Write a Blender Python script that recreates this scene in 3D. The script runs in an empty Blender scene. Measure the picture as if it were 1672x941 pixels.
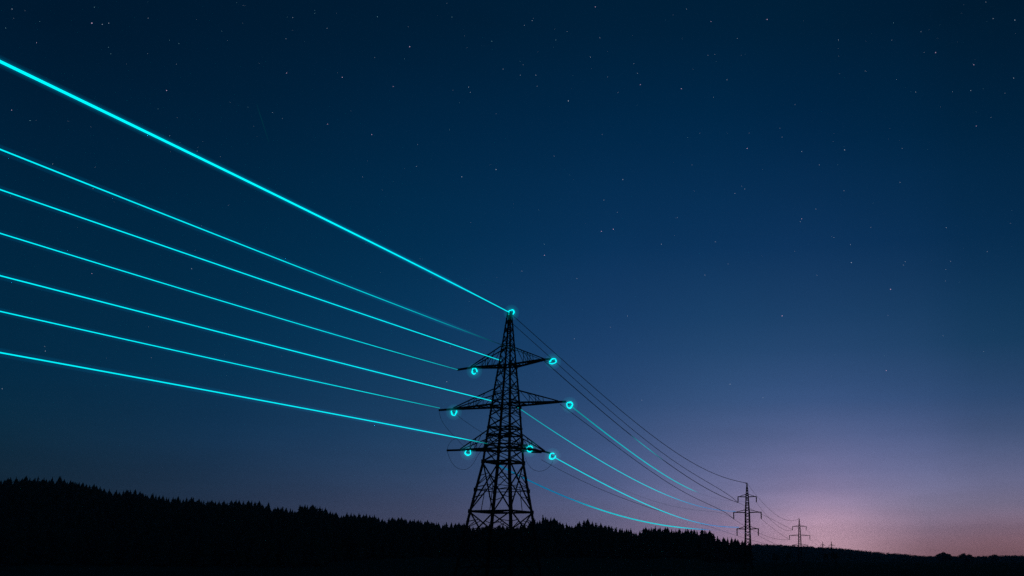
import bpy, math, random
import numpy as np

R = math.radians
scene = bpy.context.scene
C = scene.collection
random.seed(7)
rng = np.random.default_rng(11)

# ------------------------------------------------------------------ camera
W_PX, F_PX = 1672.0, 1600.0
PPX, PPY = 1110.0, 531.0
PITCH = math.atan((915.0 - PPY) / F_PX)
CAM = np.array([0.0, 0.0, 1.7])
cam_data = bpy.data.cameras.new('camera')
cam = bpy.data.objects.new('camera', cam_data)
C.objects.link(cam)
cam.location = CAM
cam.rotation_euler = (R(90) + PITCH, 0, 0)
cam_data.sensor_fit = 'HORIZONTAL'
cam_data.sensor_width = 36.0
cam_data.lens = F_PX / W_PX * 36.0
cam_data.shift_x = -(PPX - 836.0) / W_PX
cam_data.shift_y = (PPY - 470.5) / W_PX
cam_data.clip_start = 0.1
cam_data.clip_end = 90000.0
scene.camera = cam

cp, sp = math.cos(PITCH), math.sin(PITCH)
RIGHT, UP, FWD = np.array([1., 0, 0]), np.array([0, -sp, cp]), np.array([0, cp, sp])


def ray(px, py):
    return RIGHT * (px - PPX) + UP * (PPY - py) + FWD * F_PX


def P(px, py, Y):
    """Point at ground distance Y in front of the viewpoint."""
    d = ray(px, py)
    return CAM + d * (Y / d[1])


def PV(px, py, s, n):
    """Point where the sight line meets the upright plane through s with horizontal normal n."""
    d = ray(px, py)
    t = ((s[0] - CAM[0]) * n[0] + (s[1] - CAM[1]) * n[1]) / (d[0] * n[0] + d[1] * n[1])
    return CAM + d * t


# ------------------------------------------------------------------ render look
scene.render.engine = 'CYCLES'
scene.cycles.use_denoising = False
scene.cycles.max_bounces = 3
scene.cycles.sample_clamp_indirect = 0.008
scene.cycles.volume_bounces = 0
scene.cycles.transparent_max_bounces = 16
scene.view_settings.view_transform = 'Standard'
scene.view_settings.look = 'None'
scene.view_settings.exposure = 0.0
scene.view_settings.gamma = 1.0
scene.view_settings.use_curve_mapping = False

# ------------------------------------------------------------------ dusk sky (world)


def lin(c):
    c = np.asarray(c, float) / 255.0
    return np.where(c <= 0.04045, c / 12.92, ((c + 0.055) / 1.055) ** 2.4)


SKY = {  # sky colours read down eight bearings: sight-line height -> colour
    30: [(20, 0, 24, 46), (200, 0, 30, 55), (400, 0, 37, 63), (600, 3, 41, 67), (700, 10, 41, 62), (780, 16, 36, 52), (915, 20, 34, 46)],
    430: [(20, 0, 26, 49), (200, 0, 33, 60), (400, 0, 42, 72), (600, 6, 49, 81), (700, 18, 51, 83), (780, 28, 49, 75), (830, 36, 49, 72), (915, 42, 48, 66)],
    690: [(20, 0, 28, 52), (200, 0, 36, 66), (400, 2, 46, 80), (550, 10, 55, 92), (700, 29, 63, 98), (780, 45, 67, 99), (840, 61, 67, 93), (915, 71, 69, 88)],
    980: [(20, 0, 30, 55), (200, 0, 38, 70), (400, 8, 49, 88), (550, 24, 61, 104), (650, 39, 70, 112), (750, 61, 83, 124), (800, 75, 88, 127), (850, 91, 92, 122), (915, 101, 93, 114)],
    1180: [(20, 0, 30, 55), (200, 0, 38, 70), (400, 10, 50, 90), (550, 28, 66, 106), (650, 50, 80, 122), (720, 75, 92, 133), (790, 100, 106, 145), (830, 115, 113, 146), (870, 132, 112, 141), (915, 136, 110, 131)],
    1340: [(20, 0, 30, 54), (200, 0, 36, 68), (400, 12, 50, 90), (550, 30, 66, 106), (650, 54, 82, 126), (720, 85, 98, 139), (780, 116, 115, 154), (820, 144, 130, 162), (850, 180, 148, 170), (885, 191, 154, 171), (915, 187, 148, 160)],
    1510: [(20, 0, 28, 52), (200, 0, 36, 66), (400, 10, 48, 86), (550, 28, 64, 102), (650, 50, 78, 120), (720, 79, 94, 135), (780, 107, 112, 150), (830, 126, 119, 146), (870, 128, 105, 123), (900, 128, 95, 104), (915, 123, 89, 96)],
    1650: [(20, 0, 26, 48), (200, 0, 34, 62), (400, 6, 44, 78), (550, 20, 58, 92), (650, 42, 70, 108), (720, 67, 84, 119), (780, 97, 102, 136), (830, 114, 107, 131), (870, 124, 95, 108), (900, 117, 85, 91), (915, 113, 81, 87)],
}


def azel(px, py):
    d = ray(px, py)
    return math.atan2(d[0], d[1]), math.atan2(d[2], math.hypot(d[0], d[1]))


EL_MAX = R(60)
els = np.concatenate([np.linspace(0, R(12), 13), np.linspace(R(14), R(34), 11), [R(45), EL_MAX]])
cols, az_cols = [], []
for px, stops in SKY.items():
    a = np.array([azel(px, s[0])[1] for s in stops])
    c = np.array([lin(s[1:]) for s in stops])
    o = np.argsort(a)
    a, c = a[o], c[o]
    a = np.append(a, [R(45), EL_MAX])
    c = np.vstack([c, c[-1] * 0.8, c[-1] * 0.65])
    dense = np.linspace(0, EL_MAX, 600)
    col = np.stack([np.interp(dense, a, c[:, k]) for k in range(3)], 1)
    ker = np.hanning(19); ker /= ker.sum()
    pad = np.vstack([np.repeat(col[:1], 9, 0), col, np.repeat(col[-1:], 9, 0)])
    col = np.stack([np.convolve(pad[:, k], ker, 'valid') for k in range(3)], 1)
    cols.append(np.stack([np.interp(els, dense, col[:, k]) for k in range(3)], 1))
    az_cols.append(azel(px, 860)[0])
cols = np.array(cols); az_cols = np.array(az_cols)
cols = cols * (1 + 0.56 * np.minimum(1, (188 / 5700) / np.maximum(np.sin(els), 1e-3)))[None, :, None] * np.array([1.03, 1.0, 1.0])
# carry the dark western side round behind the viewpoint
cols = np.concatenate([cols[:1] * 0.85, cols, cols[-1:] * 0.75, cols[:1] * 0.85])
az_cols = np.concatenate([[R(-90)], az_cols, [R(60), R(150)]])
az_dense = np.linspace(R(-100), R(160), 1041)
fld = np.stack([[np.interp(az_dense, az_cols, cols[:, e, k]) for k in range(3)] for e in range(len(els))])  # el,3,az
kz = np.hanning(15); kz /= kz.sum()
fld = np.stack([[np.convolve(np.pad(fld[e, k], 7, 'edge'), kz, 'valid') for k in range(3)] for e in range(len(els))])
AZ = np.array([R(v) for v in (-90, -45, -35, -30, -25, -20, -15, -11, -7, -4, -1, 2, 4.5, 6.5, 8, 9.5, 11.5, 14, 17, 20, 24, 60, 150)])

world = bpy.data.worlds.new('World')
scene.world = world
world.use_nodes = True
nt = world.node_tree
nt.nodes.clear()
N, L = nt.nodes.new, nt.links.new


def mth(op, a, b=None):
    n = N('ShaderNodeMath'); n.operation = op
    for i, v in enumerate((a, b)):
        if v is None:
            continue
        if isinstance(v, (int, float)):
            n.inputs[i].default_value = v
        else:
            L(v, n.inputs[i])
    return n.outputs[0]


tc = N('ShaderNodeTexCoord')
sep = N('ShaderNodeSeparateXYZ')
L(tc.outputs['Generated'], sep.inputs[0])
el = mth('ARCSINE', sep.outputs[2])
az = mth('ARCTAN2', sep.outputs[0], sep.outputs[1])
elf = mth('DIVIDE', el, EL_MAX)
prev = None
for i, a in enumerate(AZ):
    ramp = N('ShaderNodeValToRGB')
    cr = ramp.color_ramp
    cr.interpolation = 'LINEAR'
    k = np.searchsorted(az_dense, a)
    for j, e in enumerate(els):
        p = float(e / EL_MAX)
        if j == 0:
            st = cr.elements[0]; st.position = p
        elif j == len(els) - 1:
            st = cr.elements[len(cr.elements) - 1]; st.position = 1.0
        else:
            st = cr.elements.new(p)
        st.color = (*[float(max(0, fld[j, q, k])) for q in range(3)], 1)
    L(elf, ramp.inputs[0])
    if prev is None:
        prev = ramp.outputs[0]
    else:
        mr = N('ShaderNodeMapRange'); mr.clamp = True
        L(az, mr.inputs['Value'])
        mr.inputs['From Min'].default_value = float(AZ[i - 1]); mr.inputs['From Max'].default_value = float(a)
        mx = N('ShaderNodeMixRGB')
        L(mr.outputs[0], mx.inputs[0]); L(prev, mx.inputs[1]); L(ramp.outputs[0], mx.inputs[2])
        prev = mx.outputs[0]
# very faint unevenness of thin high air
nz = N('ShaderNodeTexNoise'); nz.inputs['Scale'].default_value = 5.0; nz.inputs['Detail'].default_value = 5.0
L(tc.outputs['Generated'], nz.inputs['Vector'])
mr = N('ShaderNodeMapRange'); L(nz.outputs[0], mr.inputs['Value'])
mr.inputs['To Min'].default_value = 0.95; mr.inputs['To Max'].default_value = 1.05
mp = N('ShaderNodeMapping'); mp.inputs['Scale'].default_value = (4.0, 4.0, 26.0); L(tc.outputs['Generated'], mp.inputs[0])
nb = N('ShaderNodeTexNoise'); nb.inputs['Scale'].default_value = 1.6; nb.inputs['Detail'].default_value = 6.0; nb.inputs['Roughness'].default_value = 0.55
L(mp.outputs[0], nb.inputs['Vector'])
lowmask = N('ShaderNodeMapRange'); L(el, lowmask.inputs['Value'])
lowmask.inputs['From Min'].default_value = R(1.0); lowmask.inputs['From Max'].default_value = R(11.0)
lowmask.inputs['To Min'].default_value = 0.42; lowmask.inputs['To Max'].default_value = 0.05
band = mth('ADD', mth('MULTIPLY', mth('SUBTRACT', nb.outputs[0], 0.5), lowmask.outputs[0]), 1.0)
mul = N('ShaderNodeVectorMath'); mul.operation = 'SCALE'
L(prev, mul.inputs[0]); L(mth('MULTIPLY', mr.outputs[0], band), mul.inputs['Scale'])
bg = N('ShaderNodeBackground'); L(mul.outputs[0], bg.inputs['Color']); bg.inputs['Strength'].default_value = 1.0
out = N('ShaderNodeOutputWorld'); L(bg.outputs[0], out.inputs['Surface'])

# ------------------------------------------------------------------ materials


def dark_mat(name, c1, c2, scale=3.0, rough=0.8, metal=0.0, spec=0.2):
    m = bpy.data.materials.new(name); m.use_nodes = True
    t = m.node_tree; b = t.nodes['Principled BSDF']
    tcn = t.nodes.new('ShaderNodeTexCoord')
    n = t.nodes.new('ShaderNodeTexNoise'); n.inputs['Scale'].default_value = scale; n.inputs['Detail'].default_value = 6
    t.links.new(tcn.outputs['Object'], n.inputs['Vector'])
    r = t.nodes.new('ShaderNodeValToRGB')
    r.color_ramp.elements[0].position = 0.3; r.color_ramp.elements[1].position = 0.7
    r.color_ramp.elements[0].color = (*c1, 1); r.color_ramp.elements[1].color = (*c2, 1)
    t.links.new(n.outputs[0], r.inputs[0]); t.links.new(r.outputs[0], b.inputs['Base Color'])
    b.inputs['Roughness'].default_value = rough; b.inputs['Metallic'].default_value = metal
    b.inputs['Specular IOR Level'].default_value = spec
    return m


M_STEEL = dark_mat('weathered_steel', (0.014, 0.015, 0.016), (0.03, 0.03, 0.031), 1.5, 0.85)
M_GLASSCAP = dark_mat('insulator_porcelain', (0.03, 0.022, 0.018), (0.06, 0.045, 0.035), 4, 0.4)
M_FIELD = dark_mat('night_meadow', (0.045, 0.075, 0.045), (0.09, 0.115, 0.065), 0.02, 1.0, spec=0.0)
M_CONIFER = dark_mat('conifer_needles', (0.03, 0.055, 0.034), (0.055, 0.09, 0.052), 0.6, 1.0, spec=0.0)
M_LEAF = dark_mat('broad_leaves', (0.045, 0.09, 0.055), (0.075, 0.12, 0.08), 0.6, 1.0, spec=0.0)
M_BARK = dark_mat('bark', (0.03, 0.022, 0.016), (0.06, 0.045, 0.033), 2, 0.95)
M_CONCRETE = dark_mat('footing_concrete', (0.22, 0.21, 0.2), (0.32, 0.31, 0.3), 2, 0.9)


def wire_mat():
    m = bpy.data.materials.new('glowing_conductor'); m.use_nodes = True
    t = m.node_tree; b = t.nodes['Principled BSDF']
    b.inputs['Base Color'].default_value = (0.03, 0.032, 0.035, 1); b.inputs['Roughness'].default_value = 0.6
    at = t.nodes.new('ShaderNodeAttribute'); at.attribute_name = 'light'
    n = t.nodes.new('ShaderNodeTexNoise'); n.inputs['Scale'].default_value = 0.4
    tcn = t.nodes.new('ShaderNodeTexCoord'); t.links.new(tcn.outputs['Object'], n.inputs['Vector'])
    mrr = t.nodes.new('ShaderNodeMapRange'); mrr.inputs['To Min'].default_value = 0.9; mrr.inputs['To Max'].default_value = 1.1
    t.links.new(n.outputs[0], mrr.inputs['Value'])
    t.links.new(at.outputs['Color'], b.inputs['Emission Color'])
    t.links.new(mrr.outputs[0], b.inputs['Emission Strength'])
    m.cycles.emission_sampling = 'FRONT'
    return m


def emit_mat(name, col, strength):
    m = bpy.data.materials.new(name); m.use_nodes = True
    t = m.node_tree; t.nodes.clear()
    e = t.nodes.new('ShaderNodeEmission'); e.inputs[0].default_value = (*col, 1); e.inputs[1].default_value = strength
    o = t.nodes.new('ShaderNodeOutputMaterial'); t.links.new(e.outputs[0], o.inputs['Surface'])
    m.cycles.emission_sampling = 'NONE'
    return m


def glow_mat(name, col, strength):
    """Added halo light round wires and rings: an even volume that only emits."""
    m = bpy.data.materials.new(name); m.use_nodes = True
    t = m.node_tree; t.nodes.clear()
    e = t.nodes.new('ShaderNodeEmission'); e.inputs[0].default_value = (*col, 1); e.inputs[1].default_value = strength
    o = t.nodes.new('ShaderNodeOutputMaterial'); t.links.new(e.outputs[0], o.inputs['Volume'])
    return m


M_WIRE = wire_mat()
M_RING = emit_mat('glowing_ring', (0.0, 0.88, 0.93), 1.3)

# ------------------------------------------------------------------ mesh helpers


class MB:
    def __init__(s):
        s.v, s.f, s.n = [], [], 0
        s.mi = []

    def add(s, v, f, mi=0):
        v = np.asarray(v, float).reshape(-1, 3)
        s.v.append(v)
        s.f.extend([tuple(int(i) + s.n for i in q) for q in f])
        s.mi.extend([mi] * len(f))
        s.n += len(v)

    def bar(s, p, q, w, h=None):
        p, q = np.asarray(p, float), np.asarray(q, float)
        h = h or w
        d = q - p; ln = np.linalg.norm(d)
        if ln < 1e-6:
            return
        d /= ln
        ref = np.array([0, 0, 1.0]) if abs(d[2]) < 0.9 else np.array([1.0, 0, 0])
        a = np.cross(d, ref); a /= np.linalg.norm(a); b = np.cross(d, a)
        vs = [c + a * x * w / 2 + b * y * h / 2 for c in (p, q) for x, y in ((-1, -1), (1, -1), (1, 1), (-1, 1))]
        s.add(vs, [(3, 2, 1, 0), (4, 5, 6, 7), (0, 1, 5, 4), (1, 2, 6, 5), (2, 3, 7, 6), (3, 0, 4, 7)])

    def angle(s, p, q, w, t, a, b):
        """L-shaped angle iron from p to q with its flanges along a and b."""
        p, q, a, b = [np.asarray(k, float) for k in (p, q, a, b)]
        prof = [(0, 0), (w, 0), (w, t), (t, t), (t, w), (0, w)]
        vs = [c + a * x + b * y for c in (p, q) for x, y in prof]
        f = [(i, (i + 1) % 6, 6 + (i + 1) % 6, 6 + i) for i in range(6)] + [(5, 4, 3, 2, 1, 0), (6, 7, 8, 9, 10, 11)]
        s.add(vs, f)

    def tube(s, pts, rad, sides=6, cap=True):
        pts = np.asarray(pts, float); n = len(pts)
        rad = np.broadcast_to(rad, n)
        tan = np.gradient(pts, axis=0); tan /= np.linalg.norm(tan, axis=1)[:, None]
        ref = np.array([0, 0, 1.0]) if abs(tan[:, 2]).max() < 0.95 else np.array([0.37, 0.93, 0.1])
        vs = []
        for i in range(n):
            a = np.cross(tan[i], ref); a /= np.linalg.norm(a); b = np.cross(tan[i], a)
            for k in range(sides):
                w = 2 * math.pi * k / sides
                vs.append(pts[i] + rad[i] * (a * math.cos(w) + b * math.sin(w)))
        f = [(i * sides + k, i * sides + (k + 1) % sides, (i + 1) * sides + (k + 1) % sides, (i + 1) * sides + k)
             for i in range(n - 1) for k in range(sides)]
        if cap:
            f += [tuple(reversed(range(sides))), tuple((n - 1) * sides + k for k in range(sides))]
        s.add(vs, f)

    def build(s, name, mats, parent=None, smooth=False, origin=None):
        me = bpy.data.meshes.new(name)
        v = np.vstack(s.v)
        if origin is not None:
            v = v - np.asarray(origin)
        me.from_pydata(v.tolist(), [], s.f)
        if not isinstance(mats, (list, tuple)):
            mats = [mats]
        for m in mats:
            me.materials.append(m)
        if len(mats) > 1:
            me.polygons.foreach_set('material_index', s.mi)
        if smooth:
            me.polygons.foreach_set('use_smooth', [True] * len(me.polygons))
        me.update()
        o = bpy.data.objects.new(name, me)
        C.objects.link(o)
        if origin is not None and parent is None:
            o.location = origin
        if parent:
            o.parent = parent
        return o


def tag(o, label=None, cat=None, group=None, kind=None):
    for k, v in (('label', label), ('category', cat), ('group', group), ('kind', kind)):
        if v:
            o[k] = v
    return o


def empty(name, loc):
    o = bpy.data.objects.new(name, None)
    C.objects.link(o); o.location = loc
    return o


# ------------------------------------------------------------------ terrain
RIDGE = [(-80, 790), (-60, 786), (-40, 789), (-20, 785), (0, 786.8), (8, 784), (13.4, 780), (19, 779), (26.4, 778), (32.6, 782.6), (42.3, 777.2), (50, 780), (57, 779.7), (62, 777.6),
         (72.4, 779.7), (80, 783.4), (87, 778), (98, 777.2), (106, 782), (116, 783.4), (124, 786.4), (129.8, 786.8), (136.3, 789.2),
         (141.3, 790), (147, 791.3), (155.5, 789.7), (159, 792), (164.3, 793.4), (169, 797.6), (172.7, 799), (180.2, 798), (187.8, 802.6),
         (194.5, 802.6), (201.6, 800), (208.7, 800), (213.7, 799.3), (219.6, 803.5), (223.4, 801.4), (229.6, 801.4), (234.7, 804.3),
         (238.8, 806.4), (248.5, 806.8), (254.8, 807.3), (260.2, 808.5), (266.3, 808.4), (271.3, 811.3), (275.5, 811.8), (282, 811),
         (286, 813.9), (293.5, 814.7), (299.8, 815), (305.6, 811.8), (312.8, 811), (321.5, 816.4), (326, 813.4), (332.4, 816.4),
         (338, 817), (345.4, 816), (351.3, 817.6), (358.4, 816.8), (366.8, 816.4), (371.4, 820), (377.6, 816.8), (384.8, 815), (391.4, 816.4),
         (398.4, 817.2), (406.7, 816.8), (413, 816.4), (416.8, 818.5), (423, 816.8), (429.4, 823.5), (439.4, 819.3), (449.9, 828),
         (458.7, 828), (467.9, 829), (478, 831.5), (489.2, 823.5), (493.5, 826), (498.9, 823), (503, 824.3), (507.2, 825.6), (511, 823.5), (515.6, 826),
         (522.3, 826), (526.5, 829.6), (531.7, 828.5), (540, 834), (544.3, 836), (549, 836), (553, 840.5), (557.7, 842.3), (566, 836), (574.4, 836.8), (580, 840.5),
         (586, 837.2), (593.7, 839.8), (599.5, 838.5), (603.3, 840.2), (607.5, 842), (612.5, 840.2), (618.8, 844), (623.8, 846.5), (628.8, 849), (635, 844.8),
         (640, 844), (644.7, 846.5), (652.3, 845.2), (656.7, 844), (660.9, 846.8), (664.2, 847.7), (669.3, 847.7), (677.2, 847.7), (684, 848),
         (690, 851), (697, 848), (702, 852.7), (707, 852.3), (712.4, 852.7), (717, 853.5), (725, 855.2), (730, 851.9), (737.5, 854.4), (743.4, 853.5),
         (749.2, 852.7), (753.8, 857), (757.6, 853.5), (764, 858), (772, 859), (780, 857.5), (788, 859), (796, 858), (804, 859.5), (812, 858), (820, 859.5), (829, 858.5), (838, 859.5), (846, 857.5), (855, 858.5),
         (863, 855), (868, 850), (873, 846), (878, 851), (882.5, 848.5), (887.2, 840), (890.6, 843.4), (894.7, 845.5), (899.8, 844.7), (905.2, 845), (909.4, 848.5),
         (913.6, 851.4), (918, 853.5), (924.5, 853), (929.5, 857.3), (934.5, 859.4), (939, 856.8), (943.7, 854), (947, 850.6), (952.5, 849),
         (960, 846), (966.8, 851), (971.4, 852.7), (975, 853), (981.4, 853), (988, 856.8), (993, 856.8), (999.2, 858.5), (1007.6, 859.7), (1015, 861.8),
         (1020, 865), (1025, 864.7), (1031, 862.2), (1038.6, 869), (1043.6, 866), (1051, 861.4), (1055.7, 859.7), (1060, 862.5), (1064, 860.6), (1070, 858.5),
         (1075.4, 862.7), (1081.7, 863.9), (1086, 860.6), (1091.3, 861.8), (1096.8, 863.5), (1103, 864.3), (1109.7, 863.5), (1114.5, 866), (1119, 866.8),
         (1124, 865), (1129.7, 863), (1134, 865.3), (1138.6, 865.5), (1146.3, 862.3), (1150, 863), (1154, 868), (1159, 865.5), (1164.8, 871), (1171, 875),
         (1176, 880), (1181.4, 876.3), (1188.4, 877), (1194.7, 877), (1200.5, 878), (1205.6, 880), (1211, 881.4), (1216, 882), (1222, 884.5)]
Y_RIDGE = 820.0
rk = np.array([P(a, b, Y_RIDGE)[0] / Y_RIDGE for a, b in RIDGE])
rz = np.array([P(a, b, Y_RIDGE)[2] for a, b in RIDGE])
kk = np.linspace(-1.0, 0.2, 2401)
tipz = np.interp(kk, rk, rz)
low = np.array([tipz[max(0, i - 22):i + 23].min() for i in range(len(kk))])          # lower envelope of the tips
ker = np.hanning(61); ker /= ker.sum()
low = np.convolve(np.pad(low, 30, 'edge'), ker, 'valid')
crest = low - 18.0
fade = 1 - np.clip((kk - rk[-1] + 0.004) / 0.035, 0, 1)
fade = fade * fade * (3 - 2 * fade)
crest = np.maximum(crest, 0) * fade
fl = np.clip((kk + 1.0) / 0.25, 0, 1)
crest = crest * (fl * fl * (3 - 2 * fl))

FAR = [(1140, 889), (1225, 888.5), (1246, 887.3), (1270, 888.5), (1292, 889.6), (1319, 891.3), (1334, 892), (1363.5, 893.2), (1387.5, 896), (1402, 897.3),
       (1420, 899.6), (1450, 902), (1476.5, 904), (1501, 906.8), (1525, 907.3), (1563, 907.5), (1590, 907.5), (1633, 906.5), (1672, 905.6), (1760, 904)]
Y_FAR = 2600.0
fk = np.array([P(a, b, Y_FAR)[0] / Y_FAR for a, b in FAR])
fz = np.array([P(a, b, Y_FAR)[2] for a, b in FAR]) - 7.0
kf = np.linspace(-0.9, 0.9, 2401)
farc = np.interp(kf, fk, fz)
farc = np.convolve(np.pad(farc, 8, 'edge'), np.ones(17) / 17, 'valid')


def sm(a, b, x):
    t = np.clip((x - a) / (b - a), 0, 1)
    return t * t * (3 - 2 * t)


def H(x, y):
    x, y = np.asarray(x, float), np.asarray(y, float)
    r = np.hypot(x, y)
    h = -6.2 * sm(6, 125, r) + 3.6 * sm(200, 430, r) + 2.0 * sm(430, 1000, r)
    h = h + 0.35 * np.sin(x * 0.021 + 1.3) * np.sin(y * 0.017 + 0.4) * sm(30, 90, r)
    ys = np.maximum(y, 1.0)
    k = np.clip(x / ys, -0.99, 0.99)
    h = h + np.interp(k, kk, crest) * sm(470, 790, y) * (1 - 0.75 * sm(880, 1500, y))
    h = h + np.interp(k, kf, farc) * sm(1500, 2580, y) * (1 - 0.6 * sm(2900, 4600, y))
    return h


def make_ground():
    rads = np.concatenate([[0.0], np.geomspace(1.5, 60, 40), np.linspace(64, 1100, 190), np.linspace(1120, 2900, 70), np.geomspace(2950, 5600, 22)])
    front = np.linspace(R(-50), R(45), 460)
    back = np.linspace(R(45), R(310), 90)[1:-1]
    th = np.concatenate([front, back])
    nr, na = len(rads), len(th)
    rr, aa = np.meshgrid(rads[1:], th, indexing='ij')
    x, y = rr * np.sin(aa), rr * np.cos(aa)
    z = H(x, y)
    v = np.concatenate([[[0, 0, float(H(0, 0))]], np.stack([x, y, z], -1).reshape(-1, 3)])
    f = []
    for j in range(na):
        f.append((0, 1 + (j + 1) % na, 1 + j))
    for i in range(nr - 2):
        b0, b1 = 1 + i * na, 1 + (i + 1) * na
        for j in range(na):
            j2 = (j + 1) % na
            f.append((b0 + j, b0 + j2, b1 + j2, b1 + j))
    mb = MB(); mb.add(v, f)
    o = mb.build('ground', M_FIELD, smooth=True)
    return tag(o, kind='structure')


make_ground()

# ------------------------------------------------------------------ main lattice tower
Y_T = 160.0
T_AX = P(826, 660, Y_T)[:2]
ARM_A = R(-18.7)
ARM = np.array([math.cos(ARM_A), math.sin(ARM_A), 0.0])         # along the crossarms
ARN = np.array([-ARM[1], ARM[0], 0.0])                          # horizontal, across the arms (away from the viewpoint)


def zt(py):
    return P(826, py, Y_T)[2]


T_BASE = float(H(*T_AX))
LEV = [(511, 4.4), (590, 14.8), (660, 25.0), (755, 35.6), (850, 56.8), (940, 75.0)]     # sight-line height, half diagonal
_lz, _lr = [], []
for py, rpx in LEV:
    p = np.array([T_AX[0], T_AX[1], zt(py)])
    _lz.append(zt(py)); _lr.append(rpx * ((p - CAM) @ FWD) / F_PX)
_o = np.argsort(_lz); _lz = np.array(_lz)[_o]; _lr = np.array(_lr)[_o]
_sl = (_lr[0] - _lr[1]) / (_lz[0] - _lz[1])
_lr = np.insert(_lr, 0, _lr[0] + _sl * (T_BASE - _lz[0])); _lz = np.insert(_lz, 0, T_BASE)


def corner(i, z):
    r = float(np.interp(z, _lz, _lr))
    a = ARM_A + R(45 + 90 * i)
    return np.array([T_AX[0] + r * math.cos(a), T_AX[1] + r * math.sin(a), z])


tower = empty('lattice_tower', (T_AX[0], T_AX[1], T_BASE))
tag(tower, 'tall black lattice tower in the centre with three crossarms and glowing rings', 'pylon', 'pylons of the power line')
TORG = np.array([T_AX[0], T_AX[1], T_BASE])
Z_WAIST, Z_TOP = zt(755), zt(511)
for i in range(4):
    mb = MB()
    a = ARM_A + R(45 + 90 * i)
    u = np.array([math.cos(a + R(135)), math.sin(a + R(135)), 0]); v = np.array([math.cos(a - R(135)), math.sin(a - R(135)), 0])
    zz = [T_BASE - 0.3, zt(850), Z_WAIST, zt(700), zt(640), zt(590), Z_TOP]
    ww = [0.44, 0.40, 0.35, 0.31, 0.27, 0.22]
    for k in range(len(zz) - 1):
        mb.angle(corner(i, zz[k]), corner(i, zz[k + 1]), ww[k], ww[k] * 0.42, u, v)
    for py in (801, 836, 755, 664, 734, 598):       # gusset plates
        c = corner(i, zt(py))
        mb.bar(c + (u + v) * 0.12 + np.array([0, 0, -0.3]), c + (u + v) * 0.12 + np.array([0, 0, 0.3]), 0.52, 0.52)
    lg = mb.build('leg', M_STEEL, tower, origin=TORG)
    fb = MB(); c = corner(i, T_BASE)
    fb.tube([c + (0, 0, -0.6), c + (0, 0, 0.35)], [0.7, 0.55], 10)
    fb.build('footing', M_CONCRETE, lg, origin=TORG)

PANELS = [(511, 521), (521, 533), (533, 547), (547, 563), (563, 580), (580, 598), (598, 619), (619, 641), (641, 664), (664, 681), (681, 699), (699, 711), (711, 734), (734, 755)]
BELTS = {563: .15, 598: .26, 641: .14, 655: .2, 664: .26, 699: .24, 711: .24, 727: .2, 734: .30, 755: .36, 801: .16, 836: .34}
for i in range(4):
    j = (i + 1) % 4
    mb = MB()
    nrm = corner(i, 0) + corner(j, 0) - 2 * np.array([T_AX[0], T_AX[1], 0]); nrm[2] = 0; nrm /= np.linalg.norm(nrm)
    for n, (y1, y2) in enumerate(PANELS):
        w = 0.074 + 0.004 * n
        z1, z2 = zt(y1), zt(y2)
        mb.bar(corner(i, z1), corner(j, z2), w)
        mb.bar(corner(j, z1) - nrm * w, corner(i, z2) - nrm * w, w)
        if n in (2, 4, 6, 7, 9, 12):
            zm = (z1 + z2) / 2
            mb.bar(corner(i, zm), corner(j, zm), 0.09)
    for py, w in BELTS.items():
        z = zt(py)
        mb.bar(corner(i, z), corner(j, z), w * 0.7, w * 0.85)
    # long legs below the waist: crossed diagonals with short redundant members
    for (y1, y2) in ((755, 836), (836, 893), (893, 960)):
        z1, z2 = zt(y1), zt(y2)
        z2 = max(z2, T_BASE + 0.4)
        a1, b1, a2, b2 = corner(i, z1), corner(j, z1), corner(i, z2), corner(j, z2)
        mb.bar(a1, b2, 0.17); mb.bar(b1 - nrm * 0.17, a2 - nrm * 0.17, 0.17)
        mid = (a1 + b2 + b1 + a2) / 4
        for s_, (t1, t2) in enumerate(((a1, a2), (b1, b2))):
            for fr in (0.3, 0.52, 0.75):
                lp = t1 + (t2 - t1) * fr
                if fr < 0.5:
                    o1, o2 = (a1, b2) if s_ == 0 else (b1, a2)
                    q = o1 + (o2 - o1) * fr * 0.8
                else:
                    o1, o2 = (b1, a2) if s_ == 0 else (a1, b2)
                    q = o1 + (o2 - o1) * (fr * 0.9)
                mb.bar(lp, q, 0.10)
            q0 = t1 + (t2 - t1) * 0.52
            o1, o2 = (a1, b2) if s_ == 0 else (b1, a2)
            mb.bar(q0, o1 + (o2 - o1) * 0.28, 0.10)
        if y1 == 755:
            mb.bar(mid, (a2 + b2) / 2, 0.10)
    mb.build('lattice_bracing', M_STEEL, tower, origin=TORG)

# plan bracing inside the belts and the peak cap
for py in (755, 836, 699, 711):
    z = zt(py)
    mb = MB()
    mb.bar(corner(0, z) - (0, 0, .07), corner(2, z) - (0, 0, .07), 0.16)
    mb.bar(corner(1, z) + (0, 0, .07), corner(3, z) + (0, 0, .07), 0.16)
    mb.build('plan_bracing', M_STEEL, tower, origin=TORG)
mb = MB()
for i in range(4):
    mb.bar(corner(i, Z_TOP), corner((i + 1) % 4, Z_TOP), 0.2)
ptop = P(834, 512, Y_T)
mb.bar(np.array([T_AX[0], T_AX[1], Z_TOP - .2]), np.array([T_AX[0], T_AX[1], Z_TOP + .15]), 0.5)
mb.build('peak_cap', M_STEEL, tower, origin=TORG)

CEN = np.array([T_AX[0], T_AX[1], 0.0])


def on_arm(px, py):
    """Point of the arm's own upright plane on that sight line."""
    return PV(px, py, CEN, ARN)


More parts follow.
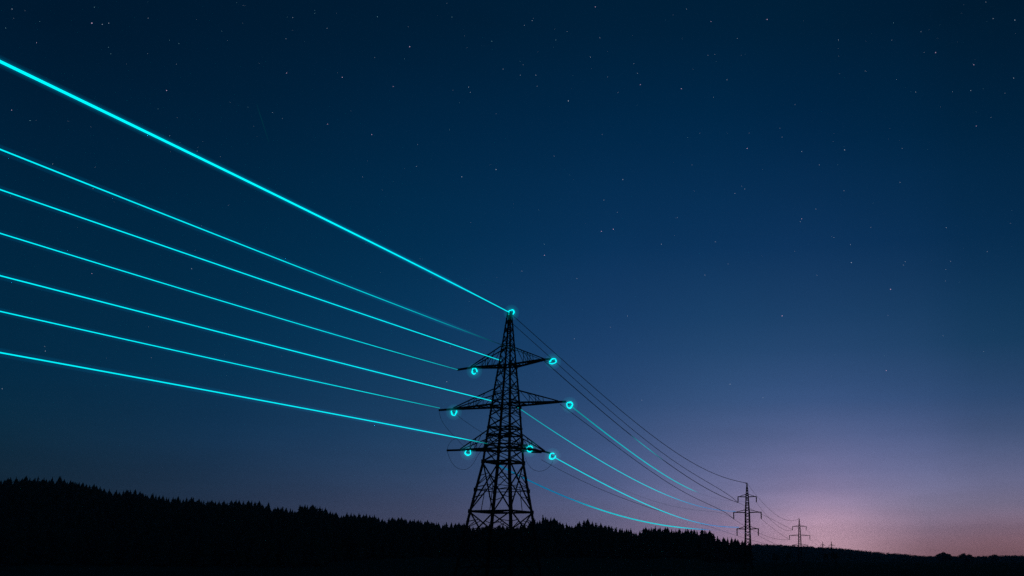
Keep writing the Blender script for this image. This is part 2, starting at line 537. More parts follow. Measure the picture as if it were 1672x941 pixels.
# tip, inner joint of the tip bar, upper tie joint, upper body level, lower body level, side
ARMS = [
    dict(tip=(747, 604), join=(770, 600.5), up=566, lo=598, side=-1),
    dict(tip=(899, 586.5), join=(888, 587.3), up=567, lo=598, side=1),
    dict(tip=(717, 670), join=(741, 668.2), up=637, lo=662, side=-1),
    dict(tip=(924, 656), join=(912, 656.5), up=637, lo=661, side=1),
    dict(tip=(730, 735.7), join=(753, 735), up=705, lo=734, side=-1),
    dict(tip=(898, 740), join=(888, 737.5), up=708, lo=733, side=1),
]
ZUP = np.array([0, 0, 1.0])
arm_objs = []
for A in ARMS:
    s = A['side']
    tip, jn = on_arm(*A['tip']), on_arm(*A['join'])
    ci = (3, 0) if s > 0 else (2, 1)                 # the two body corners on that side
    zu, zl = zt(A['up']), zt(A['lo'])
    lo = [corner(c, zl) for c in ci]
    up = [corner(c, zu) for c in ci]
    mb = MB()
    mb.bar(jn, tip, 0.34, 0.30)
    chords = []
    for q in range(2):
        off = ARN * (0.25 if q else -0.25)
        mb.bar(lo[q], jn + off, 0.26, 0.28)
        mb.bar(up[q], jn + off + ZUP * 0.15, 0.15)
        chords.append((lo[q], jn + off, up[q]))
    n = 5
    for q in range(2):
        l0, j0, u0 = chords[q]
        for k in range(1, n):
            t0, t1 = k / n, (k + 0.5) / n
            pl = l0 + (j0 - l0) * t0
            pu = u0 + (j0 - u0) * t0
            if k in (2, 3):
                mb.bar(pl, pu, 0.08)
            if k < 3:
                mb.bar(pu, l0 + (j0 - l0) * (k + 1) / n, 0.07)
    for k in range(n):                                # zigzag between the two lower chords
        a = chords[k % 2]; b = chords[(k + 1) % 2]
        mb.bar(a[0] + (a[1] - a[0]) * k / n, b[0] + (b[1] - b[0]) * (k + 1) / n, 0.12)
        mb.bar(chords[0][0] + (chords[0][1] - chords[0][0]) * k / n, chords[1][0] + (chords[1][1] - chords[1][0]) * k / n, 0.10)
    arm_objs.append(mb.build('crossarm', M_STEEL, tower, origin=TORG))

mb = MB()                                             # catwalk beam of the lowest arm
a, b = on_arm(846, 726.5), on_arm(861, 727.5)
mb.bar(a, b, 0.3)
a, b = on_arm(868, 738.5), on_arm(884, 739)
mb.bar(a, b, 0.28, 0.24)
a, b = on_arm(856, 730), on_arm(878, 735)
mb.bar(a, b, 0.3, 0.24)
mb.build('catwalk_beam', M_STEEL, arm_objs[5], origin=TORG)

# ------------------------------------------------------------------ glowing rings on the insulators
LINE_A = R(12.0)                                      # the line's heading
LDIR = np.array([math.sin(LINE_A), math.cos(LINE_A), 0.0])
LPER = np.array([math.cos(LINE_A), -math.sin(LINE_A), 0.0])
MPX = 162.0 / F_PX                                    # metres per sight-line unit at the tower
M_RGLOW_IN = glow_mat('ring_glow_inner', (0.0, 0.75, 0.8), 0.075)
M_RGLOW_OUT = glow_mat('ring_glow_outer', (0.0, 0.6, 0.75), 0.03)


def sphere_mb(c, r, seg=16, rings=10):
    mb = MB(); vs = [c + (0, 0, r)]
    for i in range(1, rings):
        t = math.pi * i / rings
        for k in range(seg):
            w = 2 * math.pi * k / seg
            vs.append(c + r * np.array([math.sin(t) * math.cos(w), math.sin(t) * math.sin(w), math.cos(t)]))
    vs.append(c - (0, 0, r))
    f = [(0, 1 + k, 1 + (k + 1) % seg) for k in range(seg)]
    for i in range(rings - 2):
        for k in range(seg):
            a = 1 + i * seg
            f.append((a + k, a + seg + k, a + seg + (k + 1) % seg, a + (k + 1) % seg))
    last = len(vs) - 1; a = 1 + (rings - 2) * seg
    f += [(last, a + (k + 1) % seg, a + k) for k in range(seg)]
    mb.add(vs, f)
    return mb


RINGS = [  # centre, half width, half height, tilt, arc from, arc to, hang point, arm
    ((835, 510.5), 4.6, 4.6, 0, -50, 230, (834, 516), None),
    ((774.7, 606), 4.0, 5.0, 0, -20, 310, (772, 600.5), 0),
    ((903, 590.2), 5.6, 3.9, 22, 0, 360, (897, 586.6), 1),
    ((741.2, 673.2), 4.4, 5.2, 0, -205, 25, (741, 668.4), 2),
    ((930, 661.5), 4.7, 4.7, 0, 0, 360, (923, 656), 3),
    ((764.2, 738.8), 4.7, 4.7, 0, -250, 60, (762, 735), 4),
    ((865, 733.4), 4.6, 4.6, -15, 0, 360, (861, 730), 5),
    ((902, 745.2), 4.6, 4.6, 20, 30, 350, (896, 740), 5),
]
ring_pts = []
for (c, rx, rz_, tilt, a0, a1, hang, arm) in RINGS:
    par = arm_objs[arm] if arm is not None else tower
    cc = on_arm(*c)
    ring_pts.append(cc)
    t_ = R(tilt)
    pts = []
    nseg = 40
    for k in range(nseg + 1):
        w = R(a0 + (a1 - a0) * k / nseg)
        wob = 1 + 0.07 * math.sin(3 * w + c[0]) + 0.05 * math.sin(5 * w + c[1])
        x, z = rx * math.cos(w) * wob, rz_ * math.sin(w) * wob
        x, z = x * math.cos(t_) - z * math.sin(t_), x * math.sin(t_) + z * math.cos(t_)
        pts.append(cc + (LPER * x + ZUP * z) * MPX)
    mb = MB()
    rad = 0.098 + 0.025 * np.sin(np.linspace(0, 9, len(pts)) + c[0])
    mb.tube(pts, rad, 8, cap=True)
    ro = mb.build('insulator_ring', M_RING, par, origin=TORG, smooth=True)
    ro['label'] = 'cyan glowing ring'
    mb = MB()
    h = on_arm(*hang)
    mb.bar(h, cc + (h - cc) / max(1e-6, np.linalg.norm(h - cc)) * min(0.35, np.linalg.norm(h - cc) * .5), 0.1)
    mb.tube([cc - LDIR * .55, cc + LDIR * .55], 0.09, 8)
    mb.build('insulator', M_GLASSCAP, par, origin=TORG)
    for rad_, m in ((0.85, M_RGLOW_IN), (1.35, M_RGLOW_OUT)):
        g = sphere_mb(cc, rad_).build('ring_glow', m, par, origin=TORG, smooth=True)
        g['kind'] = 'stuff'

# ------------------------------------------------------------------ wires
CY = np.array([0.0, 1.02, 1.12])


def wire(name, pts, rad, light, label, cat, group, glow=None, sides=8):
    """One conductor: a tube through pts; light holds one emitted colour per point."""
    pts = np.asarray(pts)
    mb = MB(); mb.tube(pts, rad, sides)
    org = pts[0]
    o = mb.build(name, M_WIRE, origin=org, smooth=True)
    at = o.data.attributes.new('light', 'FLOAT_COLOR', 'POINT')
    col = np.repeat(np.hstack([light, np.ones((len(light), 1))]), sides, 0)
    at.data.foreach_set('color', col.astype(np.float32).ravel())
    tag(o, label, cat, group)
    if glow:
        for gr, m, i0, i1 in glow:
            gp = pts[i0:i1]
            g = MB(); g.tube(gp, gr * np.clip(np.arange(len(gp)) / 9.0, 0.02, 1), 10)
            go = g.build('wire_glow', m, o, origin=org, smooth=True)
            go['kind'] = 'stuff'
    return o


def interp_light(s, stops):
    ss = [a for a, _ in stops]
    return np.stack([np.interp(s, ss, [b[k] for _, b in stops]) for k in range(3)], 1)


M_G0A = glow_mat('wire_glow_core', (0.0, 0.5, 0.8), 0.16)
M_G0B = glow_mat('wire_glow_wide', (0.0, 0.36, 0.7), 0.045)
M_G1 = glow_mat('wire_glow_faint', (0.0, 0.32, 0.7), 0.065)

# towards the viewer: from the tower to the upper left and on past the viewpoint
LEFT = [
    dict(s=(833, 511), pts=[(0, 100), (418, 303.5), (640, 412)], r=(0.07, 0.112), cat='earth wire', name='earth_wire',
         light=[(0, CY * .95), (20, CY * .95), (60, CY * 1.05), (300, CY * 1.1)], glow=2,
         label='thick bright cyan wire running from the tower peak up to the upper left edge'),
    dict(s=(900, 593), pts=[(0, 244), (400, 402), (800, 556)], r=(0.046, 0.046),
         light=[(0, CY * 0), (23, CY * 0.01), (32, CY * .16), (50, CY * .55), (75, CY * .9), (110, CY), (300, CY)], glow=1,
         label='second cyan wire down on the left, dimming out before the upper part of the tower'),
    dict(s=(817, 588.6), pts=[(0, 310), (400, 447.5), (780, 576.5)], r=(0.062, 0.045),
         light=[(0, CY * .8), (8, CY), (300, CY)], glow=1,
         label='third cyan wire down on the left, meeting the tower body at its top crossarm'),
    dict(s=(748, 604), pts=[(0, 381), (400, 503), (700, 590.5)], r=(0.046, 0.046),
         light=[(0, CY * .35), (8, CY * .55), (25, CY * .8), (60, CY), (300, CY * 1.1)], glow=1,
         label='cyan wire ending dim at the left tip of the tower\'s top crossarm'),
    dict(s=(804, 655), pts=[(0, 450), (400, 553), (780, 648.8)], r=(0.062, 0.045),
         light=[(0, CY * .8), (8, CY), (300, CY)], glow=1,
         label='cyan wire meeting the tower body at the left root of its middle crossarm'),
    dict(s=(718, 666.5), pts=[(0, 508), (400, 597.5), (690, 660)], r=(0.048, 0.048),
         light=[(0, CY * .35), (8, CY * .55), (25, CY * .85), (60, CY), (300, CY * 1.1)], glow=1,
         label='cyan wire ending dim at the left tip of the tower\'s middle crossarm'),
    dict(s=(862, 738), pts=[(0, 578), (400, 648.5), (770, 721)], r=(0.062, 0.046),
         light=[(0, CY * 0), (16, CY * 0), (21, CY * .45), (26, CY * .95), (300, CY)], glow=1,
         label='lowest cyan wire on the left, reaching the tower at its lowest crossarm'),
]
for Wd in LEFT:
    S = on_arm(*Wd['s'])
    n = LPER
    q = [PV(a, b, S, n) for a, b in Wd['pts']] + [S]
    sd = np.array([-(p - S) @ LDIR for p in q]); zz = np.array([p[2] for p in q])
    co = np.polyfit(sd, zz - S[2], 2)
    s = np.concatenate([np.linspace(0, 40, 21), np.linspace(44, 215, 44)])
    zq = np.polyval(co, s); zq = zq - zq[0]
    pts = S[None, :] - LDIR[None, :] * s[:, None]
    pts[:, 2] = S[2] + zq
    rad = np.interp(s, [0, 95, 215], [Wd['r'][0], Wd['r'][1], Wd['r'][1]])
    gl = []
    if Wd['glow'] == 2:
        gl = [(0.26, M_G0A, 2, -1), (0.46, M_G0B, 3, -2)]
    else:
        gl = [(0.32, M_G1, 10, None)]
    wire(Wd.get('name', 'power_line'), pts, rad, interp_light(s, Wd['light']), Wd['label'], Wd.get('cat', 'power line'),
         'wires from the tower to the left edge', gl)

# the three farther pylons, first laid out so the wires can reach them
Y2 = 432.0


def suspension_tower(px_top, py_top, Y, k, arm_k, label, lean=0.0, arms=3, rot=0.0, px_base=None):
    """Slim lattice pylon: k scales the sight-line sizes read off the second pylon."""
    mpp = (P(px_top + 1, py_top, Y) - P(px_top, py_top, Y))[0]
    top = P(px_top, py_top, Y)
    cx, cy = top[0], top[1]
    if px_base is not None:
        cx = P(px_base, py_top + 90 * k, Y)[0]
    zb = float(H(cx, cy))
    zz = lambda dy: P(px_top, py_top + dy * k, Y)[2]
    org = np.array([cx, cy, zb])
    t = empty('transmission_tower', org)
    tag(t, label, 'pylon', 'pylons of the power line')
    ax = np.array([math.cos(rot), math.sin(rot), 0]); an = np.array([-ax[1], ax[0], 0])
    prof_d = [0, 6, 18, 48, 91, 140]; prof_w = [0.5, 1.6, 3.2, 6.2, 7.8, 12.0]
    u = mpp * k

    def cr(i, z):
        d = np.interp(-z, [-zz(d) for d in prof_d], prof_w) * u / 2
        sx, sy = ((1, 1), (-1, 1), (-1, -1), (1, -1))[i]
        return np.array([cx, cy, z]) + ax * sx * d + an * sy * d
    fat = 1.5 if k > .4 else 1.9
    lw = 1.25 * u * fat
    for i in range(4):
        mb = MB()
        zl = [zb - .3, zz(91), zz(48), zz(18), zz(6), zz(0)]
        for a in range(5):
            mb.bar(cr(i, zl[a]), cr(i, zl[a + 1]), lw * (1.0, .9, .8, .6, .5)[a])
        mb.build('leg', M_STEEL, t, origin=org)
    mb = MB()
    dl = [0, 6, 11, 15, 18.5]
    d = 18.5
    while zz(d) > zb + 1:
        d += 3.2 + d * 0.03
        dl.append(d)
    dl = [x for x in dl if zz(x) > zb]
    for a in range(len(dl) - 1):
        z1, z2 = zz(dl[a]), zz(dl[a + 1])
        for i in range(4):
            j = (i + 1) % 4
            if (a + i) % 2:
                mb.bar(cr(i, z1), cr(j, z2), 0.62 * u * fat)
            else:
                mb.bar(cr(j, z1), cr(i, z2), 0.62 * u * fat)
    mb.build('lattice_bracing', M_STEEL, t, origin=org)
    tips = {}
    for n, (dy, half, ins) in enumerate(((22, 14.7, 9.5), (47.5, 22, 11), (74.5, 17, 11))[:arms]):
        z = zz(dy)
        hm = half * arm_k * u
        mb = MB()
        for sgn in (-1, 1):
            tip = np.array([cx, cy, z]) + ax * sgn * hm
            for i in ((0, 3) if sgn > 0 else (1, 2)):
                mb.bar(cr(i, z - .6 * u), tip, 0.9 * u * fat)
                mb.bar(cr(i, zz(dy - 4)), tip - ax * sgn * hm * .12, 0.5 * u * fat)
            for f in (.3, .6):
                mb.bar(cr(0 if sgn > 0 else 1, z) * (1 - f) + tip * f, cr(3 if sgn > 0 else 2, z) * (1 - f) + tip * f, 0.4 * u * fat)
        ao = mb.build('crossarm', M_STEEL, t, origin=org)
        for sgn in (-1, 1):
            tip = np.array([cx, cy, z]) + ax * sgn * hm
            mi = MB()
            zs = np.linspace(z, z - ins * u, 15)
            pp = np.repeat(tip[None], 15, 0); pp[:, 2] = zs
            mi.tube(pp, np.where(np.arange(15) % 2, 1.1, 0.75) * u, 8)
            mi.build('insulator', M_GLASSCAP, ao, origin=org)
            tips[(n, sgn)] = tip - ZUP * ins * u
    tips['top'] = np.array([cx, cy, zz(0)])
    mb = MB()
    mb.bar(np.array([cx, cy, zz(.4)]) - ax * 3 * u, np.array([cx, cy, zz(.4)]) + ax * 1 * u, 0.5 * u * fat)
    mb.bar(np.array([cx, cy, zz(1)]), np.array([cx, cy, zz(-1)]), 0.7 * u)
    mb.build('earth_wire_bracket', M_STEEL, t, origin=org)
    return tips


TA = R(-11.5)
T2 = suspension_tower(1219.5, 789, Y2, 1.0, 1.02, 'dark slim pylon with six hanging insulators right of the wooded ridge', rot=TA, px_base=1221)
T3 = suspension_tower(1305.5, 847, 752.0, 0.58, 1.3, 'smaller slim pylon beside the pink glow, behind the pylon by the ridge', rot=TA, px_base=1306.3)
T4 = suspension_tower(1357.5, 884, 1500.0, 0.29, 1.0, 'tiny far pylon just topping the far hill, right of the pink glow\'s centre', rot=TA)
T5 = suspension_tower(1343.2, 884.6, 1800.0, 0.245, 1.0, 'tiniest farthest pylon, its tip just over the far hill left of another', rot=TA)

DK = np.array([0.0, 0.0, 0.0])
BL = np.array([0.055, 0.20, 0.48])
CR_ = np.array([0.0, 0.66, 0.78])
CG = np.array([0.0, 0.17, 0.36])
TOP = np.array([T_AX[0], T_AX[1], Z_TOP])
RIGHTW = [  # mauve end colours are emission matched to the sky, so wires fade out
    dict(n='earth_wire', cat='earth wire', S=TOP, E=T2['top'], r=(.05, .11), light=[(0, DK), (1672, DK)],
         pts=[(840, 516), (903.8, 573.3), (967.5, 631.8), (1039.8, 692.3), (1092, 730.7), (1128.4, 754.2), (1164.6, 773.2), (1200.7, 785)],
         label='topmost unlit wire from the tall tower\'s peak to the next pylon\'s top'),
    dict(S=TOP - ZUP * 1.4, E=T2[(0, -1)], r=(.045, .1), light=[(0, DK), (1672, DK)],
         pts=[(840, 528), (897.4, 581.8), (967.5, 646.6), (1031, 699.9), (1074, 734), (1110, 759.6), (1146.5, 782), (1182.6, 804)],
         label='second unlit wire from the top right of the tall tower, just under the earth wire'),
    dict(S=on_arm(889, 590), E=T2[(0, -1)], r=(.06, .12), light=[(0, DK), (1030, DK), (1044, CR_ * .55), (1060, CR_ * .6), (1084, DK), (1672, DK)],
         pts=[(916.5, 614.8), (967.5, 657), (1014, 699.8), (1038, 717), (1056, 731.2), (1079.6, 748), (1110, 770.5), (1146.5, 794), (1182.6, 812)],
         label='dark wire with one short cyan stretch, from the top crossarm\'s right end'),
    dict(S=ring_pts[4], E=T2[(0, 1)], rp=[(0, .05), (1130, .10), (1145, .05), (1300, .03)], r=(.06, .16), light=[(0, CR_ * .25), (950, CR_ * .4), (985, CR_ * .6), (1060, CR_ * .8), (1125, CR_ * .75), (1142, np.array([.1, .12, .22])), (1160, np.array([.12, .11, .22])), (1672, np.array([.14, .12, .22]))],
         pts=[(935, 666.4), (967.6, 691), (1010, 723.3), (1056, 757), (1092, 779.5), (1135.6, 803), (1185, 817)],
         label='cyan wire from the ring at the middle crossarm\'s right tip, fading before the next pylon'),
    dict(S=on_arm(914.8, 660.5), E=T2[(1, -1)], r=(.045, .1), light=[(0, DK), (1672, DK)],
         pts=[(959, 694.4), (1010, 732.7), (1056, 764), (1092, 788.5), (1128.4, 810), (1164.6, 828.3), (1180.8, 834)],
         label='unlit wire just below the cyan one from the middle crossarm\'s right tip'),
    dict(S=on_arm(842, 663), E=P(1200.7, 835.2, Y2), r=(.06, .14), light=[(0, CR_ * .4), (880, CR_ * .6), (960, CR_), (1070, CR_), (1110, np.array([.02, .35, .6])), (1150, BL), (1205, BL * .9)],
         pts=[(853.6, 670.6), (891, 696), (942, 729.3), (993, 760), (1039, 784.8), (1056, 794), (1092, 810), (1110, 816.5), (1146.5, 828.3), (1173.6, 832.8)],
         label='cyan wire starting at the tower body and turning blue at the next pylon\'s middle crossarm'),
    dict(S=ring_pts[7], E=P(1206, 861.2, Y2), r=(.075, .17), light=[(0, CR_), (1080, CR_ * 1.05), (1125, np.array([.02, .4, .65])), (1160, BL * 1.1), (1210, BL)],
         pts=[(906, 746), (950.5, 770.4), (1005.7, 799.4), (1039, 816.9), (1056, 825.4), (1092, 839), (1128.4, 850), (1155.5, 856.8), (1182.6, 860.6)],
         label='brightest cyan wire on the right, from the lowest ring to the next pylon\'s lowest crossarm'),
    dict(S=on_arm(800, 752), E=T2[(2, 1)], rp=[(0, .07), (1140, .15), (1160, .08), (1180, .04), (1300, .04)], r=(.08, .2), light=[(0, CG * .5), (850, CG * .8), (930, CG), (985, CR_ * .8), (1110, CR_ * .9), (1150, BL), (1165, np.array([.14, .13, .25])), (1300, np.array([.18, .14, .24]))],
         pts=[(862, 785), (895, 798.7), (936.7, 816), (978, 831.2), (1020, 844.7), (1056, 853.6), (1092, 860.2), (1128.4, 862.8), (1146.5, 863.2), (1190, 868)],
         label='lowest blue-cyan wire on the right, sagging down to graze the treetops'),
    dict(S=on_arm(884, 751), E=T2[(2, -1)], r=(.03, .08), light=[(0, DK), (1060, DK), (1100, np.array([.05, .05, .09])), (1300, np.array([.14, .12, .2]))],
         pts=[(899.4, 760), (922.9, 771.8), (978, 798), (1019.6, 814.4), (1074, 833.7), (1140, 854)],
         label='thin dim wire just under the brightest right-hand cyan wire'),
    dict(S=on_arm(896, 742), E=T2[(1, -1)], r=(.02, .06), light=[(0, np.array([.02, .04, .09])), (1672, np.array([.08, .075, .13]))],
         pts=[(985, 787.6), (1037.5, 807), (1056, 813.8), (1092, 824.7), (1119.4, 831), (1146.5, 835.2), (1173.6, 836.5)],
         label='faintest thin wire crossing above the brightest right-hand cyan wire'),
]


def span(S, E, ipts, deg):
    """Wire from S to E in the upright plane through both, following the given sight lines."""
    S, E = np.asarray(S), np.asarray(E)
    dv = (E - S)[:2]; Ls = np.hypot(*dv); u = np.array([*(dv / Ls), 0]); n = np.array([-u[1], u[0], 0])
    q = [PV(a, b, S, n) for a, b in ipts]
    sd = np.array([0] + [(p - S) @ u for p in q] + [Ls]); zz = np.array([S[2]] + [p[2] for p in q] + [E[2]])
    wgt = np.ones(len(sd)); wgt[0] = wgt[-1] = 6
    c = np.polyfit(sd / Ls, zz, deg, w=wgt)
    s = np.linspace(0, 1, 70)
    pts = S[None] + u[None] * (s * Ls)[:, None]
    pts[:, 2] = np.polyval(c, s)
    return pts, s


def to_px(p):
    v = p - CAM
    w = v @ FWD
    return PPX + F_PX * (v @ RIGHT) / w


for Wd in RIGHTW:
    pts, s = span(Wd['S'], Wd['E'], Wd['pts'], 4)
    xs = np.array([to_px(p) for p in pts])
    rad = Wd['r'][0] + (Wd['r'][1] - Wd['r'][0]) * s
    if 'rp' in Wd:
        rad = np.interp(xs, [a for a, _ in Wd['rp']], [b for _, b in Wd['rp']])
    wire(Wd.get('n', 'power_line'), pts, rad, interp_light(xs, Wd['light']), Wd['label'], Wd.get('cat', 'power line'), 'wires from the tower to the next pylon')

HZ = np.array([0.0, 0.0, 0.0])
MIDW = [
    (T2['top'], T3['top'], [(1251, 824), (1270, 845), (1290, 850)], 'earth_wire', 'earth wire', 'faint unlit wire between the tops of the two slim pylons'),
    (T2[(0, 1)], T3[(0, -1)], [(1247, 838), (1261, 853), (1273, 861), (1285, 864)], 'power_line', 'power line', 'faint wire from the near slim pylon\'s top right insulator to the smaller pylon'),
    (T2[(0, -1)], T3[(0, -1)], [(1227, 829), (1251, 843), (1269, 854)], 'power_line', 'power line', 'faint wire from the near slim pylon\'s top left insulator to the smaller pylon'),
    (T2[(1, 1)], T3[(1, -1)], [(1261.5, 862), (1273, 871.6), (1282, 877)], 'power_line', 'power line', 'faint wire from the near slim pylon\'s middle right insulator to the smaller pylon'),
    (T2[(1, -1)], T3[(1, -1)], [(1210, 855), (1245, 872), (1261, 879.5)], 'power_line', 'power line', 'faint wire from the near slim pylon\'s middle left insulator to the smaller pylon'),
    (T2[(2, 1)], T3[(2, -1)], [(1247, 879.5), (1258, 885), (1275, 892)], 'power_line', 'power line', 'faint wire from the near slim pylon\'s lowest right insulator towards the far hill'),
    (T2[(2, -1)], T3[(2, -1)], [(1222, 880.5), (1245, 887.5), (1270, 893)], 'power_line', 'power line', 'faint wire from the near slim pylon\'s lowest left insulator, passing behind its body'),
    (T3[(0, 1)], T4[(0, 1)], [(1327, 877.5), (1340, 886)], 'power_line', 'power line', 'faint wire dropping right from the smaller pylon\'s upper right insulator'),
    (T3[(1, 1)], T4[(1, 1)], [(1325, 888), (1340, 893)], 'power_line', 'power line', 'faint wire dropping right from the smaller pylon\'s lower right insulator'),
]
for (S, E, ip, nm, cat, lb) in MIDW:
    pts, s = span(S, E, ip, 2)
    wire(nm, pts, 0.045 + 0.05 * s, np.repeat(HZ[None], len(s), 0), lb, cat, 'unlit wires between the farther pylons', sides=6)

# slack jumper cables looping under the tall tower's arms
JUMP = [
    ([(716.9, 670.5), (718.2, 678), (721.5, 687), (732, 702), (747.8, 719), (765, 733)], 'thin slack cable hanging from the left tip of the middle crossarm'),
    ([(745, 676), (755, 685), (764, 691.4), (783, 704), (797, 711)], 'thin slack cable from the ring at the middle crossarm\'s left to the body'),
    ([(730, 736), (732, 744), (737, 753), (745, 763), (753, 767.4), (763.8, 765.5), (771, 758.5), (778, 748), (785, 738)], 'thin cable looping deep under the lowest crossarm\'s left end'),
    ([(858, 748), (861, 756), (869, 765.5), (880, 770), (892.9, 765.5), (900.9, 757.5), (903, 750)], 'thin cable looping under the lowest crossarm\'s right end'),
    ([(730.5, 735), (732, 728), (738, 719.5), (748, 716), (760, 722)], 'thin slack cable arching just above the lowest crossarm\'s left tip'),
]
for ip, lb in JUMP:
    q = np.array([on_arm(a, b) for a, b in ip])
    d = np.concatenate([[0], np.cumsum(np.linalg.norm(np.diff(q, axis=0), axis=1))])
    s = np.linspace(0, d[-1], 60)
    c = [np.polyfit(d, q[:, k], min(5, len(q) - 1)) for k in range(3)]
    pts = np.stack([np.polyval(c[k], s) for k in range(3)], 1)
    wire('jumper_cable', pts, 0.026, np.zeros((60, 3)), lb, 'cable', 'slack jumper cables under the crossarms', sides=6)

# ------------------------------------------------------------------ trees


def conifer_arrays(seed, layers=11, blades=8, spread=0.2, blunt=1.0):
    """Unit-high spruce: a thin trunk and whorls of drooping ragged boughs."""
    r = np.random.default_rng(seed)
    v, f, mi = [], [], []

    def add(vs, fs, m):
        o = len(v); v.extend(vs); f.extend([tuple(i + o for i in q) for q in fs]); mi.extend([m] * len(fs))
    add([(0.012 * math.cos(a), 0.012 * math.sin(a), 0) for a in np.linspace(0, 6.283, 6)[:-1]] + [(0, 0, 0.95)],
        [(i, (i + 1) % 5, 5) for i in range(5)], 1)
    nl, ns = 9, 7
    vs = [(0.68 * spread * (1 - (i / nl) ** blunt) ** .7 * r.uniform(.75, 1.15) * math.cos(6.283 * k / ns + i), 0.68 * spread * (1 - (i / nl) ** blunt) ** .7 * r.uniform(.75, 1.15) * math.sin(6.283 * k / ns + i), 0.1 + 0.86 * (i + r.uniform(-.2, .2)) / nl) for i in range(nl) for k in range(ns)] + [(0, 0, .985)]
    add(vs, [(i * ns + k, i * ns + (k + 1) % ns, (i + 1) * ns + (k + 1) % ns, (i + 1) * ns + k) for i in range(nl - 1) for k in range(ns)]
        + [((nl - 1) * ns + k, (nl - 1) * ns + (k + 1) % ns, nl * ns) for k in range(ns)], 0)
    for L_ in range(layers):
        t = L_ / (layers - 1)
        z0 = 0.12 + 0.84 * t ** 0.9
        rr = spread * max(0.0, 1 - t ** blunt) ** 0.75 + 0.022
        nb = max(4, int(blades * (1 - 0.45 * t)))
        off = r.uniform(0, 6.28)
        for b in range(nb):
            a = off + 6.283 * b / nb + r.uniform(-.25, .25)
            ln = rr * r.uniform(0.7, 1.22)
            w = ln * r.uniform(0.42, 0.62)
            dr = ln * r.uniform(0.25, 0.6)
            zz = z0 + r.uniform(-.015, .015)
            ca, sa = math.cos(a), math.sin(a)
            h = 0.085 * (1 - t * 0.55)
            p0 = (0, 0, zz + h)
            pm1 = (ca * ln * .55 - sa * w * .5, sa * ln * .55 + ca * w * .5, zz - dr * .45)
            pm2 = (ca * ln * .55 + sa * w * .5, sa * ln * .55 - ca * w * .5, zz - dr * .45)
            pt = (ca * ln, sa * ln, zz - dr * .75)
            pu = (ca * ln * .5, sa * ln * .5, zz + h * .25)
            pb = (ca * ln * .3, sa * ln * .3, zz - dr * 1.0)
            add([p0, pm1, pt, pm2, pu, pb], [(0, 1, 4), (1, 2, 4), (2, 3, 4), (3, 0, 4), (1, 5, 3), (1, 2, 5), (2, 3, 5)], 0)
    add([(0.02 * math.cos(a), 0.02 * math.sin(a), 0.93) for a in np.linspace(0, 6.283, 5)[:-1]] + [(0, 0, 1.0)],
        [(i, (i + 1) % 4, 4) for i in range(4)], 0)
    return np.array(v), f, mi


def mesh_from(name, v, f, mi, mats):
    me = bpy.data.meshes.new(name)
    me.from_pydata(np.asarray(v).tolist(), [], f)
    for m in mats:
        me.materials.append(m)
    me.polygons.foreach_set('material_index', mi)
    me.update()
    return me


con = [conifer_arrays(20 + i, layers=random.choice((10, 11, 12)), spread=sp_, blunt=bl_) for i, (sp_, bl_) in enumerate(((0.20, 1.0), (0.26, 1.1), (0.30, 1.3), (0.19, 2.2), (0.28, 1.7), (0.34, 1.2), (0.24, 3.0), (0.17, 1.2)))]
con_me = [mesh_from('conifer', *c, [M_CONIFER, M_BARK]) for c in con]


SEG = [(60, 'on the far left hilltop by the picture edge'), (130, 'on the crown of the left hilltop'), (200, 'just right of the left hilltop'),
       (262, 'on the slope falling from the left hilltop'), (330, 'in the even row left of the dip'), (395, 'in the low even row left of the ridge\'s middle'),
       (432, 'on the small rise left of the ridge\'s shallow dip'), (486, 'in the shallow dip of the ridge'), (532, 'in the raised clump right of the shallow dip'),
       (572, 'on the drop right of the raised clump'), (630, 'in the clump around the ridge\'s middle'), (700, 'in the jagged row left of the tall tower'),
       (762, 'in the low row at the tall tower\'s left foot'), (868, 'seen between the tall tower\'s legs'), (912, 'in the high clump right of the tall tower'),
       (940, 'in the notch right of the tower'), (985, 'in the peaked second clump right of the tower'), (1040, 'on the falling side of the second clump'),
       (1100, 'in the long clump where the lowest wire sags'), (1165, 'in the long clump beneath the lowest wire\'s end'), (1999, 'at the low right end of the ridge')]


def ridge_label(px, py, key):
    where = next(t for lim, t in SEG if px < lim)
    if not key:
        return 'black conifer half hidden ' + where
    near = [q for p_, q in RIDGE if p_ != px and abs(p_ - px) < 9]
    if near and py < min(near):
        return 'black conifer topping its neighbours ' + where
    if near and py > sum(near) / len(near) + .4:
        return 'black conifer shorter than its neighbours ' + where
    return 'black conifer level with its neighbours ' + where


